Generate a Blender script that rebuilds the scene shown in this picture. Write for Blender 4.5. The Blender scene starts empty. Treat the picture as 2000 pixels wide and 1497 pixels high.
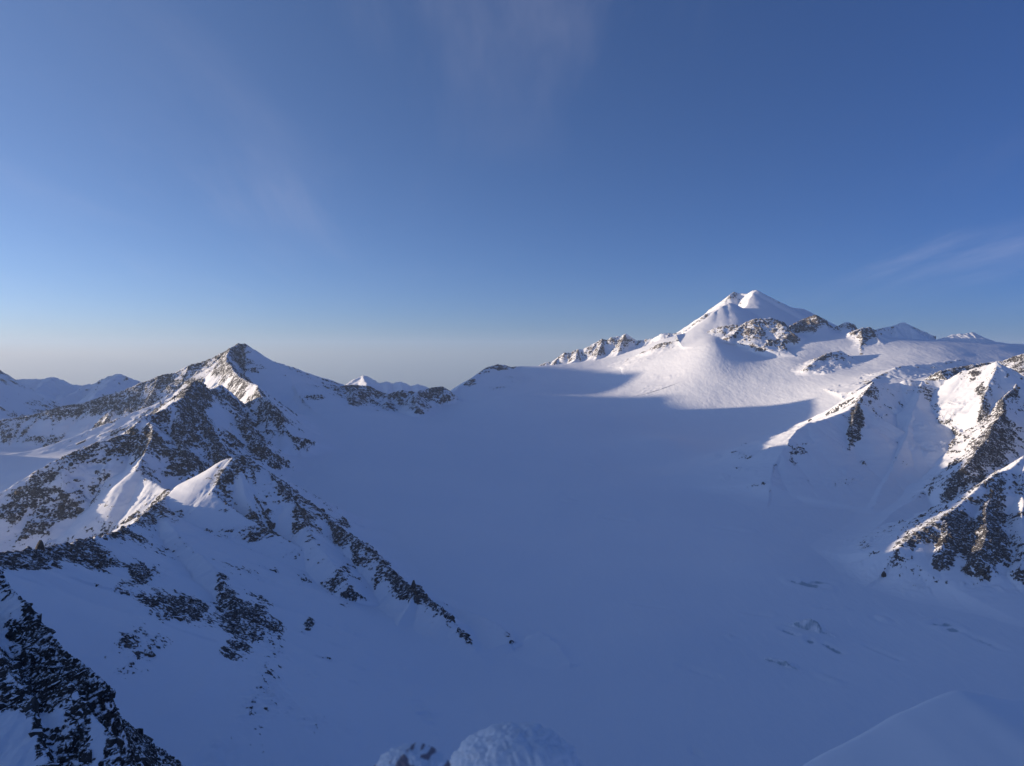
import bpy, math, random
import numpy as np
from mathutils import Vector, Matrix

random.seed(7)
scene = bpy.context.scene
C = scene.collection

# ------------------------------------------------------------------ camera, sky, sun, exposure
HAZE = 2.3e-5
F = 1500.0            # focal length in photograph pixels (photograph is 2000 x 1497)
HORIZ = 690.0         # row of the true horizon in the photograph
PITCH = math.atan((748.5 - HORIZ) / F)

cam_d = bpy.data.cameras.new("camera")
cam = bpy.data.objects.new("camera", cam_d)
C.objects.link(cam)
cam_d.sensor_width = 36.0
cam_d.lens = 36.0 * F / 2000.0
cam_d.clip_start = 0.1
cam_d.clip_end = 200000.0
cam.location = (0, 0, 0)
cam.rotation_euler = (math.pi / 2 - PITCH, 0, 0)
cam_d.dof.use_dof = True
cam_d.dof.focus_distance = 1800.0
cam_d.dof.aperture_fstop = 5.0
scene.camera = cam

SUN_AZ = math.radians(83.0)      # degrees to the left of the view direction
SUN_EL = math.radians(5.3)
SUN_L = Vector((-math.cos(SUN_EL) * math.sin(SUN_AZ), math.cos(SUN_EL) * math.cos(SUN_AZ), math.sin(SUN_EL)))

world = bpy.data.worlds.new("World")
scene.world = world
world.use_nodes = True
wn, wl = world.node_tree.nodes, world.node_tree.links
wn.clear()
w_out = wn.new("ShaderNodeOutputWorld")
w_bg = wn.new("ShaderNodeBackground")
w_sky = wn.new("ShaderNodeTexSky")
w_sky.sky_type = 'NISHITA'
w_sky.sun_disc = False
w_sky.sun_elevation = SUN_EL
w_sky.sun_rotation = -SUN_AZ
w_sky.altitude = 3440
w_sky.air_density = 1.0
w_sky.dust_density = 1.0
w_sky.ozone_density = 3.0
w_bg.inputs['Strength'].default_value = 0.13

def w_math(op, a, b=None, c=None):
    n = wn.new("ShaderNodeMath"); n.operation = op
    for i, v in enumerate((a, b, c)):
        if v is None: continue
        if hasattr(v, 'links'): wl.new(v, n.inputs[i])
        else: n.inputs[i].default_value = v
    return n.outputs[0]
# aerosol: the sky brightens smoothly towards the sun and turns bluer towards the horizon
w_tc = wn.new("ShaderNodeTexCoord")
w_dot = wn.new("ShaderNodeVectorMath"); w_dot.operation = 'DOT_PRODUCT'
wl.new(w_tc.outputs['Generated'], w_dot.inputs[0]); w_dot.inputs[1].default_value = SUN_L
w_s = w_math('MINIMUM', w_dot.outputs['Value'], 0.9)
w_xyz = wn.new("ShaderNodeSeparateXYZ"); wl.new(w_tc.outputs['Generated'], w_xyz.inputs[0])
w_e = w_math('EXPONENT', w_math('MULTIPLY', w_math('MAXIMUM', w_xyz.outputs['Z'], 0.0), -1 / 0.14))
w_comb = wn.new("ShaderNodeCombineColor")
for i, (k0, k1, k2) in enumerate(((-0.52, 0.90, -0.22), (-0.70, 0.59, 0.02), (-0.53, 0.27, 0.30))):
    v = w_math('ADD', w_math('MULTIPLY_ADD', w_s, k1, k0), w_math('MULTIPLY', w_e, k2))
    v = w_math('ADD', v, w_math('MULTIPLY', w_math('MAXIMUM', w_xyz.outputs['Z'], 0.0), 0.75))
    wl.new(w_math('EXPONENT', v), w_comb.inputs[i])
w_mul = wn.new("ShaderNodeVectorMath"); w_mul.operation = 'MULTIPLY'
wl.new(w_sky.outputs[0], w_mul.inputs[0]); wl.new(w_comb.outputs[0], w_mul.inputs[1])
# thin high cirrus, drawn out by the wind
w_den = w_math('ADD', w_math('MAXIMUM', w_xyz.outputs['Z'], 0.0), 0.10)
w_pl = wn.new("ShaderNodeCombineXYZ")
wl.new(w_math('DIVIDE', w_xyz.outputs['X'], w_den), w_pl.inputs[0]); wl.new(w_math('DIVIDE', w_xyz.outputs['Y'], w_den), w_pl.inputs[1])
def w_noise(scale, rot, stretch, detail, rough, dist=0.0):
    mp = wn.new("ShaderNodeMapping"); wl.new(w_pl.outputs[0], mp.inputs['Vector'])
    mp.inputs['Rotation'].default_value = (0, 0, rot); mp.inputs['Scale'].default_value = (1, stretch, 1); mp.inputs['Location'].default_value = (2.7, 0.9, 0)
    n = wn.new("ShaderNodeTexNoise"); wl.new(mp.outputs[0], n.inputs['Vector'])
    n.inputs['Scale'].default_value = scale; n.inputs['Detail'].default_value = detail; n.inputs['Roughness'].default_value = rough; n.inputs['Distortion'].default_value = dist
    return n.outputs['Fac']
def w_range(v, a, b):
    n = wn.new("ShaderNodeMapRange"); n.interpolation_type = 'SMOOTHSTEP'
    wl.new(v, n.inputs[0]); n.inputs[1].default_value = a; n.inputs[2].default_value = b; return n.outputs[0]
w_fib = w_range(w_noise(1.5, 0.55, 0.22, 6, .6, .6), .40, .78)
w_big = w_range(w_noise(0.42, 0.2, 0.6, 3, .5), .42, .66)
w_veil = w_math('MULTIPLY', w_math('MULTIPLY', w_fib, w_big), w_range(w_xyz.outputs['Z'], 0.02, 0.12))
w_cl = wn.new("ShaderNodeMix"); w_cl.data_type = 'RGBA'
wl.new(w_math('MULTIPLY', w_veil, 0.17), w_cl.inputs[0]); wl.new(w_mul.outputs[0], w_cl.inputs[6])
w_cl.inputs[7].default_value = (3.4, 3.3, 3.9, 1)
wl.new(w_cl.outputs[2], w_bg.inputs['Color'])
wl.new(w_bg.outputs[0], w_out.inputs['Surface'])

sun_d = bpy.data.lights.new("sun", 'SUN')
sun = bpy.data.objects.new("sun", sun_d)
C.objects.link(sun)
sun.rotation_euler = SUN_L.to_track_quat('Z', 'Y').to_euler()
sun_d.energy = 4.3
sun_d.angle = math.radians(0.5)
sun_d.color = (1.0, 0.81, 0.60)

scene.view_settings.view_transform = 'Standard'
scene.view_settings.look = 'None'
scene.view_settings.exposure = 0.72
scene.view_settings.gamma = 1.0
scene.view_settings.use_curve_mapping = False
scene.cycles.volume_bounces = 1
scene.cycles.max_bounces = 8
scene.cycles.diffuse_bounces = 6

# ------------------------------------------------------------------ helpers
f32 = np.float32
CP, SP = math.cos(PITCH), math.sin(PITCH)

def ray(px, py):
    u, v = (px - 1000.0) / F, (748.5 - py) / F
    return np.array([u, CP + v * SP, -SP + v * CP])

def at(px, py, Y):
    """point at forward distance Y seen in direction (px, py)"""
    d = ray(px, py)
    return d * (Y / d[1])

_rng = np.random.RandomState(11)
_perm = _rng.permutation(4096).astype(np.int32)
_ang = _rng.rand(4096) * 2 * np.pi
_gx, _gy = np.cos(_ang).astype(f32), np.sin(_ang).astype(f32)

def perlin(x, y, seed=0):
    xi, yi = np.floor(x), np.floor(y)
    fx, fy = (x - xi).astype(f32), (y - yi).astype(f32)
    xi, yi = xi.astype(np.int32), yi.astype(np.int32)
    u = fx * fx * fx * (fx * (fx * 6 - 15) + 10)
    v = fy * fy * fy * (fy * (fy * 6 - 15) + 10)
    def g(ix, iy, dx, dy):
        h = _perm[(_perm[(ix + seed * 131) & 4095] + iy) & 4095]
        return _gx[h] * dx + _gy[h] * dy
    a = g(xi, yi, fx, fy); b = g(xi + 1, yi, fx - 1, fy)
    c = g(xi, yi + 1, fx, fy - 1); d = g(xi + 1, yi + 1, fx - 1, fy - 1)
    a = a + u * (b - a); c = c + u * (d - c)
    return (a + v * (c - a)) * 1.5

def fbm(x, y, octv=4, seed=0, gain=0.5):
    s = 0; amp = 1.0
    for i in range(octv):
        s = s + amp * perlin(x, y, seed + i)
        x = x * 2.03 + 17.1; y = y * 2.03 - 9.7; amp *= gain
    return s

def ridged(x, y, octv=4, seed=0, gain=0.55):
    s = 0; amp = 1.0; tot = 0.0
    for i in range(octv):
        n = 1 - np.abs(perlin(x, y, seed + i)) * 1.6
        s = s + amp * n * n; tot += amp
        x = x * 2.05 + 3.1; y = y * 2.05 + 7.7; amp *= gain
    return s / tot

def smooth(a, b, x):
    t = np.clip((x - a) / (b - a), 0, 1)
    return t * t * (3 - 2 * t)

# ------------------------------------------------------------------ glacier base surface (thin plate spline through surveyed points)
CTRL = [  # photograph column, row, forward distance
 (1000,1490,870),(1000,1400,990),(1000,1300,1150),(1000,1200,1350),(1000,1100,1600),(1000,1000,1950),(1000,900,2450),
 (1000,850,2800),(1000,800,3250),(1000,765,3700),(1000,740,4000),(1000,722,4250),
 (750,1000,1900),(800,900,2420),(800,1100,1560),(850,1200,1330),(700,940,2120),
 (650,900,2330),(600,872,2420),(640,840,2620),(700,810,2900),(890,793,3480),(840,820,3080),(750,812,3050),
 (1200,1200,1350),(1200,1000,1950),(1200,900,2450),(1200,1400,990),
 (1400,1100,1600),(1500,1000,1950),(1500,900,2420),(1500,850,2780),(1500,800,3080),(1300,800,3280),(1150,790,3400),
 (1640,785,2900),(1330,777,3350),(1150,755,3800),
 (1500,750,3300),(1450,714,3520),(1450,692,3640),(1430,672,3800),(1470,673,3830),(1510,669,3840),(1500,692,3660),(1400,675,3680),(1350,650,4250),
 (1250,700,4030),(1300,684,3960),(1345,674,3890),(1395,662,3830),(1230,690,4280),(1300,664,4180),
 (1300,700,3800),(1240,712,3930),(1200,722,4000),(1300,740,3600),(1400,740,3430),
 (1700,748,3000),(1760,728,3100),(1800,716,3180),(1900,690,3380),(1980,676,3600),(1850,680,3450),
 (1700,665,3650),(1640,700,3500),(1600,648,3880),(1620,660,4050),(1700,662,3950),(1780,668,3950),(1860,672,3950),(1950,676,3950),(1550,665,3760),(1550,705,3500),(1560,740,3280),
 (1640,930,2250),(1750,1010,1900),(1760,1110,1600),(2000,1210,1330),(2000,1400,1000),(1500,1400,990),(1500,1200,1350),(1750,1300,1150),
 (0,1150,760),(100,1200,790),(200,1300,770),(300,1350,810),(300,1480,700),(600,1400,900),(600,1490,790),(800,1490,840),
 (700,1270,1110),(800,1350,1050),
 (0,878,2850),(100,882,2900),(180,880,2880),(250,868,2900),(0,930,2300),(100,915,2450),(170,895,2500),
 (700,803,3260),(760,808,3300),(830,806,3380),(770,785,3950),(870,785,4000),
]
CXYZ = [at(*c) for c in CTRL]
CXYZ += [np.array(p, float) for p in (
 (-420,1640,-425),(-300,1480,-440),(-520,1560,-420),(-360,1250,-425),(-520,1250,-400),(-650,1450,-420),(-300,1050,-430),(-1500,1500,-640),(-2600,2000,-900),(-1200,900,-560),(-900,500,-480),(-1000,1500,-520),(-1100,1800,-470),(-2400,2700,-480),
 (-2000,3600,-500),(-1100,3600,-330),(-700,4300,-360),(-200,5000,-380),(600,5300,-250),(1400,5400,-150),(2600,5200,-200),
 (3200,4000,-150),(3000,3000,-250),(2600,2000,-350),(2200,1300,-430),(1500,600,-500),(1500,0,-520),(0,0,-470),(0,500,-465),
 (-600,0,-480),(-1500,-200,-700),(0,-800,-600),(1500,-900,-600))]
CXYZ = np.array(CXYZ)

def _tps_fit(P, lam):
    n = len(P); S = 1000.0
    xy = P[:, :2] / S
    d2 = ((xy[:, None] - xy[None]) ** 2).sum(-1)
    K = np.where(d2 > 0, 0.5 * d2 * np.log(np.maximum(d2, 1e-12)), 0) + lam * np.eye(n)
    Q = np.c_[np.ones(n), xy]
    A = np.zeros((n + 3, n + 3)); A[:n, :n] = K; A[:n, n:] = Q; A[n:, :n] = Q.T
    b = np.r_[P[:, 2], 0, 0, 0]
    return np.linalg.solve(A, b)
_TW = _tps_fit(CXYZ, 0.0008)

BULGES = [(530, 2720, 110, 150, 16), (380, 2450, 160, 120, -10), (620, 2250, 140, 170, 9), (150, 2100, 170, 130, 8), (-150, 2500, 160, 160, 7),
          (520, 1560, 120, 90, 9), (900, 1500, 100, 120, 6), (250, 1250, 120, 100, 7), (620, 1250, 90, 70, -6), (-50, 1650, 160, 90, 6), (420, 3150, 200, 110, 7)]

def base_height(X, Y):
    xs = (X / 1000.0).astype(f32); ys = (Y / 1000.0).astype(f32)
    z = (_TW[-3] + _TW[-2] * xs + _TW[-1] * ys).astype(f32)
    for (cx, cy, _), w in zip(CXYZ, _TW):
        d2 = (xs - f32(cx / 1000)) ** 2 + (ys - f32(cy / 1000)) ** 2 + f32(1e-9)
        z += f32(0.5 * w) * d2 * np.log(d2)
    # outside the surveyed basin the ground falls to the valleys
    r = np.hypot((X - 400) / 3600.0, (Y - 2400) / 3400.0)
    k = smooth(0.95, 1.5, r)
    z = z * (1 - k) + (-900.0) * k
    z = z + 2.2 * fbm(X / 260.0, Y / 180.0, 3, 40) * smooth(0, 1, 1 - k)
    for bx, by, rx, ry, h in BULGES:
        z = z + 1.5 * h * np.exp(-((X - bx) / rx) ** 2 - ((Y - by) / ry) ** 2)
    return z

# ------------------------------------------------------------------ mountains: arete skeleton -> height field
class Ridge:
    def __init__(self, pts, left=.8, right=.8, fall=500., rock=0., jag=3., lam=45., gully=10., raw=False, low=None, east=0., crest=0., cap=1.2, near=False):
        self.low = low; self.east = east; self.crest = crest; self.cap = cap; self.near = near
        self.P = np.array([p if raw else at(*p) for p in pts], float)
        self.left, self.right, self.fall, self.rock, self.jag, self.lam, self.gully = left, right, fall, rock, jag, lam, gully

def rib(r, i, dx, dy, drop, **kw):
    """short spur leaving ridge r at its point i"""
    p = r.P[i]
    pts = [p - np.array([0, 0, 2.0]), p + np.array([dx * .5, dy * .5, -drop * .45]), p + np.array([dx, dy, -drop])]
    return Ridge(pts, raw=True, **kw)

def mountain_field(ridges, X, Y, seed, warp=9.0, rough=3.0, base=None, blend=14.0, rlam=38., lifts=(), soften=0):
    """returns height and bare-rock exposure"""
    Xw = X + warp * fbm(X / 120., Y / 120., 3, seed + 3)
    Yw = Y + warp * fbm(X / 120., Y / 120., 3, seed + 9)
    best = np.full(X.shape, -1e9, f32)
    bt = np.zeros(X.shape, f32); bd = np.zeros(X.shape, f32); brk = np.zeros(X.shape, f32)
    blam = np.full(X.shape, 50, f32); bg = np.zeros(X.shape, f32); bside = np.zeros(X.shape, f32); bj = np.zeros(X.shape, f32); bc = np.zeros(X.shape, f32)
    off = 0.0
    for r in ridges:
        off += 777.7
        t0 = off
        segs = []
        dmin = np.full(X.shape, 1e9, f32); side = np.zeros(X.shape, bool); ovn = np.zeros(X.shape, f32)
        for a, b in zip(r.P[:-1], r.P[1:]):
            ex, ey = f32(b[0] - a[0]), f32(b[1] - a[1])
            L = f32(math.hypot(ex, ey) + 1e-6)
            wx, wy = Xw - f32(a[0]), Yw - f32(a[1])
            u = np.clip((wx * ex + wy * ey) / (L * L), 0, 1)
            dx, dy = wx - u * ex, wy - u * ey
            d2 = dx * dx + dy * dy
            # the two segments that meet in a vertex share it: the one more square to the point decides the side
            q = d2 - f32(1e-3) * np.abs(ex * wy - ey * wx) / L
            m = q < dmin
            dmin = np.where(m, q, dmin); side = np.where(m, (ex * wy - ey * wx) > 0, side)
            d = np.sqrt(d2)
            over = np.zeros_like(d)      # how far past the free ends of the ridge: those drop off steeply
            if len(segs) == 0: over = np.maximum(over, -(wx * ex + wy * ey) / L)
            if len(segs) == len(r.P) - 2: over = np.maximum(over, (wx * ex + wy * ey) / L - L)
            ovn = np.where(m, over / (d + f32(1e-3)), ovn)
            segs.append((f32(a[2]), f32(b[2]), u, d, dx, L))
        s0 = np.where(side, f32(r.left), f32(r.right))
        ll, lr = [(r.low if r.low is not None else (.62 if q > .7 else .72 if q > .55 else .95)) for q in (r.left, r.right)]
        lo = np.where(side, f32(ll), f32(lr))
        dall = np.minimum.reduce([g[3] for g in segs]) if r.near else None
        for za, zb, u, d, dx, L in segs:
            s = s0 * (1 + f32(r.east) * np.maximum(0, dx / (d + f32(1e-3)))) if r.east else s0
            s = s * (1 + f32(r.cap) * ovn)
            z = za + u * (zb - za) - s * (lo * d + (1 - lo) * f32(r.fall) * (1 - np.exp(-d / f32(r.fall))))
            if r.near: z = np.where(d <= dall + f32(.02), z, f32(-1e9))
            m = z > best
            best = np.where(m, z, best); bt = np.where(m, f32(t0) + u * L, bt); bd = np.where(m, d, bd)
            bside = np.where(m, side, bside)
            t0 += float(L)
            brk = np.where(m, f32(r.rock), brk); blam = np.where(m, f32(r.lam), blam); bg = np.where(m, f32(r.gully), bg)
            bj = np.where(m, f32(r.jag), bj); bc = np.where(m, f32(r.crest), bc)
    tt = bt + 0.12 * bd * np.where(bside > 0.5, 1, -1)
    near = 1 - np.exp(-bd / 45.)
    gl = ridged(tt / blam, bd / (blam * 6) + 40 * bside, 3, seed + 20)
    z = best + bg * near * (gl - 0.62)
    cr = np.exp(-bd / 18.)
    z = z + cr * bj * 0.8 * fbm(bt / 17., bt * 0 + 3.3, 4, seed + 30, 0.6)
    rock = brk + 0.95 * (gl - 0.62) * near + bc * np.exp(-bd / (blam * .9))
    for wx, wy, wz, wq in lifts:
        rock = rock + wz * wq
    craggy = smooth(-0.25, 0.35, rock + 0.30 * fbm(X / (rlam * 3), Y / (rlam * 3), 3, seed + 70))
    # stepped, blocky relief: steep little walls with flat snow holding ledges between them
    u = X / rlam; v = Y / rlam
    crag = ridged(u, v, 5, seed + 40, 0.66) - 0.5
    stp = z / (rlam * .30) + 1.4 * fbm(X / (rlam * 1.2), Y / (rlam * 1.2), 3, seed + 75)
    step_ = (smooth(0.25, 0.75, stp - np.floor(stp)) - (stp - np.floor(stp))) * rlam * .22
    z = z + (0.06 + 0.94 * craggy) * (0.25 + 0.75 * near) * (rough * 2.6 * crag + step_ * rough / 3.0)
    for _ in range(soften):
        p = np.pad(z, 1, mode='edge')
        z = .25 * z + .125 * (p[:-2, 1:-1] + p[2:, 1:-1] + p[1:-1, :-2] + p[1:-1, 2:]) + .0625 * (p[:-2, :-2] + p[2:, 2:] + p[2:, :-2] + p[:-2, 2:])
    if base is not None:
        h = (z - base) / blend
        z = base + blend * np.where(h > 12, h, np.log1p(np.exp(np.minimum(h, 12)))) - 0.9
        rock = rock - 1.2 * np.exp(-np.maximum(z - base, 0) / 14.0)
    return z.astype(f32), rock.astype(f32)

def slope_terms(Z, xs, ys):
    gy, gx = np.gradient(Z, ys, xs)
    sl = np.degrees(np.arctan(np.hypot(gx, gy)))
    k = np.zeros_like(Z)
    k[2:-2, 2:-2] = Z[2:-2, 2:-2] - 0.25 * (Z[4:, 2:-2] + Z[:-4, 2:-2] + Z[2:-2, 4:] + Z[2:-2, :-4])
    return sl, k, gx, gy

def sample(grid, xs, ys, x, y):
    i = np.clip(np.searchsorted(xs, x) - 1, 0, len(xs) - 2); j = np.clip(np.searchsorted(ys, y) - 1, 0, len(ys) - 2)
    u = (x - xs[i]) / (xs[i + 1] - xs[i]); v = (y - ys[j]) / (ys[j + 1] - ys[j])
    z = (grid[j, i] * (1 - u) + grid[j, i + 1] * u) * (1 - v) + (grid[j + 1, i] * (1 - u) + grid[j + 1, i + 1] * u) * v
    return np.where((x < xs[0]) | (x > xs[-1]) | (y < ys[0]) | (y > ys[-1]), -1e6, z)

def hit(Z, xs, ys, px, py, y0=None, y1=None):
    """where the line of sight first meets this height field"""
    d = ray(px, py)
    T = np.linspace(y0 or max(ys[0], 5), y1 or ys[-1], 6000)
    P = d[None] * (T / d[1])[:, None]
    below = P[:, 2] < sample(Z, xs, ys, P[:, 0], P[:, 1])
    k = np.argmax(below)
    return P[k] if below.any() else None

def grid_mesh(name, xs, ys, Z, keep, mat, attrs=None, parent=None):
    ny, nx = Z.shape
    fk = keep[:-1, :-1] | keep[1:, :-1] | keep[:-1, 1:] | keep[1:, 1:]
    used = np.zeros((ny, nx), bool)
    used[:-1, :-1] |= fk; used[1:, :-1] |= fk; used[:-1, 1:] |= fk; used[1:, 1:] |= fk
    idx = np.full((ny, nx), -1, np.int32)
    n = int(used.sum()); idx[used] = np.arange(n)
    XX, YY = np.meshgrid(xs, ys)
    co = np.empty((n, 3), f32)
    co[:, 0] = XX[used]; co[:, 1] = YY[used]; co[:, 2] = Z[used]
    q = np.stack([idx[:-1, :-1], idx[:-1, 1:], idx[1:, 1:], idx[1:, :-1]], -1)[fk]
    nf = len(q)
    me = bpy.data.meshes.new(name)
    me.vertices.add(n); me.vertices.foreach_set("co", co.ravel())
    me.loops.add(nf * 4); me.loops.foreach_set("vertex_index", q.ravel().astype(np.int32))
    me.polygons.add(nf)
    me.polygons.foreach_set("loop_start", np.arange(0, nf * 4, 4, dtype=np.int32))
    me.polygons.foreach_set("use_smooth", np.ones(nf, bool))
    for k, v in (attrs or {}).items():
        a = me.attributes.new(k, 'FLOAT', 'POINT'); a.data.foreach_set("value", v[used].astype(f32))
    me.update(calc_edges=True)
    me.materials.append(mat)
    o = bpy.data.objects.new(name, me)
    C.objects.link(o)
    if parent: o.parent = parent
    return o

def tag(o, label, cat=None, kind=None, group=None):
    o['label'] = label
    if cat: o['category'] = cat
    if kind: o['kind'] = kind
    if group: o['group'] = group
    return o

# ------------------------------------------------------------------ materials
def mat_new(name):
    m = bpy.data.materials.new(name); m.use_nodes = True
    nt = m.node_tree; nt.nodes.clear()
    return m, nt.nodes, nt.links

def mixc(N, L, fac, a, b):
    n = N.new("ShaderNodeMix"); n.data_type = 'RGBA'
    if hasattr(fac, 'links'): L.new(fac, n.inputs[0])
    else: n.inputs[0].default_value = fac
    for sck, v in ((n.inputs[6], a), (n.inputs[7], b)):
        if hasattr(v, 'links'): L.new(v, sck)
        else: sck.default_value = (*v, 1)
    return n.outputs[2]

def noise(N, L, vec, scale, detail=4, rough=.55):
    n = N.new("ShaderNodeTexNoise"); n.inputs['Scale'].default_value = scale
    n.inputs['Detail'].default_value = detail; n.inputs['Roughness'].default_value = rough
    L.new(vec, n.inputs['Vector']); return n.outputs['Fac']

def math_(N, L, op, a, b=None):
    n = N.new("ShaderNodeMath"); n.operation = op
    for i, v in enumerate((a, b)):
        if v is None: continue
        if hasattr(v, 'links'): L.new(v, n.inputs[i])
        else: n.inputs[i].default_value = v
    return n.outputs[0]

def maprange(N, L, v, a, b, c=0., d=1.):
    n = N.new("ShaderNodeMapRange"); L.new(v, n.inputs[0])
    for i, q in enumerate((a, b, c, d)): n.inputs[i + 1].default_value = q
    return n.outputs[0]

SNOW = (0.90, 0.915, 0.94)
def mountain_material(name, feat, amp=0.8, bump=1.0, dark=(0.038, 0.039, 0.043), light=(0.15, 0.140, 0.132)):
    """snow with bare rock where the mesh attribute rock is high; feat = size in metres of the rock patches"""
    m, N, L = mat_new(name)
    out = N.new("ShaderNodeOutputMaterial"); bs = N.new("ShaderNodeBsdfPrincipled")
    L.new(bs.outputs[0], out.inputs[0])
    geo = N.new("ShaderNodeNewGeometry")
    at_ = N.new("ShaderNodeAttribute"); at_.attribute_name = "rock"
    st = N.new("ShaderNodeMapping"); L.new(geo.outputs['Position'], st.inputs['Vector'])
    st.inputs['Rotation'].default_value = (0.5, 0.35, 0.4); st.inputs['Scale'].default_value = (1, 1, 1.25)
    n1 = noise(N, L, st.outputs[0], 1.0 / feat, 7, .62)
    n2 = noise(N, L, st.outputs[0], 0.28 / feat, 3, .55)
    v = math_(N, L, 'ADD', at_.outputs['Fac'], math_(N, L, 'MULTIPLY', math_(N, L, 'SUBTRACT', n1, .5), amp * 2.2))
    v = math_(N, L, 'ADD', v, math_(N, L, 'MULTIPLY', math_(N, L, 'SUBTRACT', n2, .5), amp * 1.3))
    mask = maprange(N, L, v, -0.04, 0.09)
    rk = mixc(N, L, maprange(N, L, noise(N, L, st.outputs[0], 0.9 / feat, 5, .6), .36, .66), dark, light)
    col = mixc(N, L, mask, SNOW, rk)
    L.new(col, bs.inputs['Base Color'])
    L.new(maprange(N, L, mask, 0, 1, .62, .85), bs.inputs['Roughness'])
    bs.inputs['Specular IOR Level'].default_value = 0.25
    # relief: drift texture on the snow, blocks on the rock
    b1 = noise(N, L, st.outputs[0], 2.2 / feat, 6, .6)
    ws = noise(N, L, geo.outputs['Position'], 0.45 / feat, 5, .5)
    hgt = math_(N, L, 'ADD', math_(N, L, 'MULTIPLY', math_(N, L, 'MULTIPLY', b1, mask), feat * .9 * bump),
                math_(N, L, 'MULTIPLY', ws, feat * 0.06))
    hgt = math_(N, L, 'ADD', hgt, math_(N, L, 'MULTIPLY', mask, feat * .12 * bump))
    bp = N.new("ShaderNodeBump"); bp.inputs['Strength'].default_value = 1.0; bp.inputs['Distance'].default_value = 1.0
    L.new(hgt, bp.inputs['Height']); L.new(bp.outputs[0], bs.inputs['Normal'])
    return m

def glacier_material():
    m, N, L = mat_new("glacier_snow")
    out = N.new("ShaderNodeOutputMaterial"); bs = N.new("ShaderNodeBsdfPrincipled")
    L.new(bs.outputs[0], out.inputs[0])
    geo = N.new("ShaderNodeNewGeometry")
    at_ = N.new("ShaderNodeAttribute"); at_.attribute_name = "ice"
    n0 = noise(N, L, geo.outputs['Position'], 1 / 9.0, 4, .6)
    ice = maprange(N, L, math_(N, L, 'ADD', at_.outputs['Fac'], math_(N, L, 'MULTIPLY', math_(N, L, 'SUBTRACT', n0, .5), .8)), .35, .7)
    patch = maprange(N, L, noise(N, L, geo.outputs['Position'], 1 / 420., 4, .55), .35, .65)
    snow = mixc(N, L, patch, (0.86, 0.885, 0.92), (0.90, 0.915, 0.94))
    col = mixc(N, L, ice, snow, (0.44, 0.53, 0.58))
    L.new(col, bs.inputs['Base Color'])
    bs.inputs['Roughness'].default_value = .6; bs.inputs['Specular IOR Level'].default_value = .25
    mp = N.new("ShaderNodeMapping"); L.new(geo.outputs['Position'], mp.inputs['Vector'])
    mp.inputs['Scale'].default_value = (1, 0.35, 1); mp.inputs['Rotation'].default_value = (0, 0, 0.5)
    w = noise(N, L, mp.outputs[0], 1 / 14., 5, .55)
    w2 = noise(N, L, mp.outputs[0], 1 / 70., 3, .5)
    h = math_(N, L, 'ADD', math_(N, L, 'MULTIPLY', w, 1.5), math_(N, L, 'MULTIPLY', w2, 3.0))
    bp = N.new("ShaderNodeBump"); bp.inputs['Strength'].default_value = 1.0; bp.inputs['Distance'].default_value = 1.0
    L.new(h, bp.inputs['Height']); L.new(bp.outputs[0], bs.inputs['Normal'])
    return m

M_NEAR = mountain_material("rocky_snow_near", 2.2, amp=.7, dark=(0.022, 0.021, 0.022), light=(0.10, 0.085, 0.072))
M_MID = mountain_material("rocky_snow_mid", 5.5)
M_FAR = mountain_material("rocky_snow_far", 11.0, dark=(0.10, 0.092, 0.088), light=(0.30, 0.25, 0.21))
M_DIST = mountain_material("rocky_snow_distant", 40.0)
M_GLAC = glacier_material()

# ------------------------------------------------------------------ build one mountain
FIELDS = {}
def build(name, label, ridges, box, step, mat, seed, bias=-0.25, rough=3.0, warp=9., blobs=(), clear=(), blend=14., slope0=38., kslope=.022, kcurv=.08, cover=.12, rlam=38., patch=.35, soften=0, base_fn=base_height):
    x0, x1, y0, y1 = box
    xs = np.arange(x0, x1 + step, step).astype(f32); ys = np.arange(y0, y1 + step, step).astype(f32)
    X, Y = np.meshgrid(xs, ys)
    B = base_fn(X, Y)
    Z, R = mountain_field(ridges, X, Y, seed, warp, rough, B, blend, rlam, soften=soften)
    sl, k, gx, gy = slope_terms(Z, xs, ys)
    R = R + bias + kslope * (np.minimum(sl, 62) - slope0) + kcurv * 2.5 * np.clip(k / step, -1.2, 1.2) + patch * fbm(X / 90., Y / 90., 4, seed + 60)
    for lst, sgn in ((blobs, 1), (clear, -1)):
        for (px, py, rx, ry, st, *rest) in lst:
            yy = rest[0] if rest else (None, None)
            p = hit(Z, xs, ys, px, py, *yy)
            if p is None: print("no hit", name, px, py); continue
            a = hit(Z, xs, ys, px + rx, py, *yy); b = hit(Z, xs, ys, px, py + ry, *yy)
            ax = (a - p)[:2] if a is not None else np.array([rx * p[1] / F, 0])
            bx = (b - p)[:2] if b is not None else np.array([0, -ry * p[1] / F * 2])
            # keep the patch compact where the line of sight skips over a crest
            for v, lim in ((ax, rx), (bx, ry)):
                l = np.hypot(*v); m_ = lim * p[1] / F * 4
                if l > m_: v *= m_ / l
            det = ax[0] * bx[1] - ax[1] * bx[0]
            if abs(det) < 1e-3: continue
            wx, wy = X - p[0], Y - p[1]
            u = (wx * bx[1] - wy * bx[0]) / det; v = (ax[0] * wy - ax[1] * wx) / det
            q = u * u + v * v
            R = R + sgn * st * np.exp(-q * q * .8)
    R = np.where(R > 0, cover * np.tanh(R / cover), R)
    keep = Z > B - 0.7
    o = grid_mesh(name, xs, ys, Z, keep, mat, {"rock": R})
    tag(o, label, "mountain", "structure")
    FIELDS[label] = (Z, xs, ys, R)
    return o, Z, xs, ys, R

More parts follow.
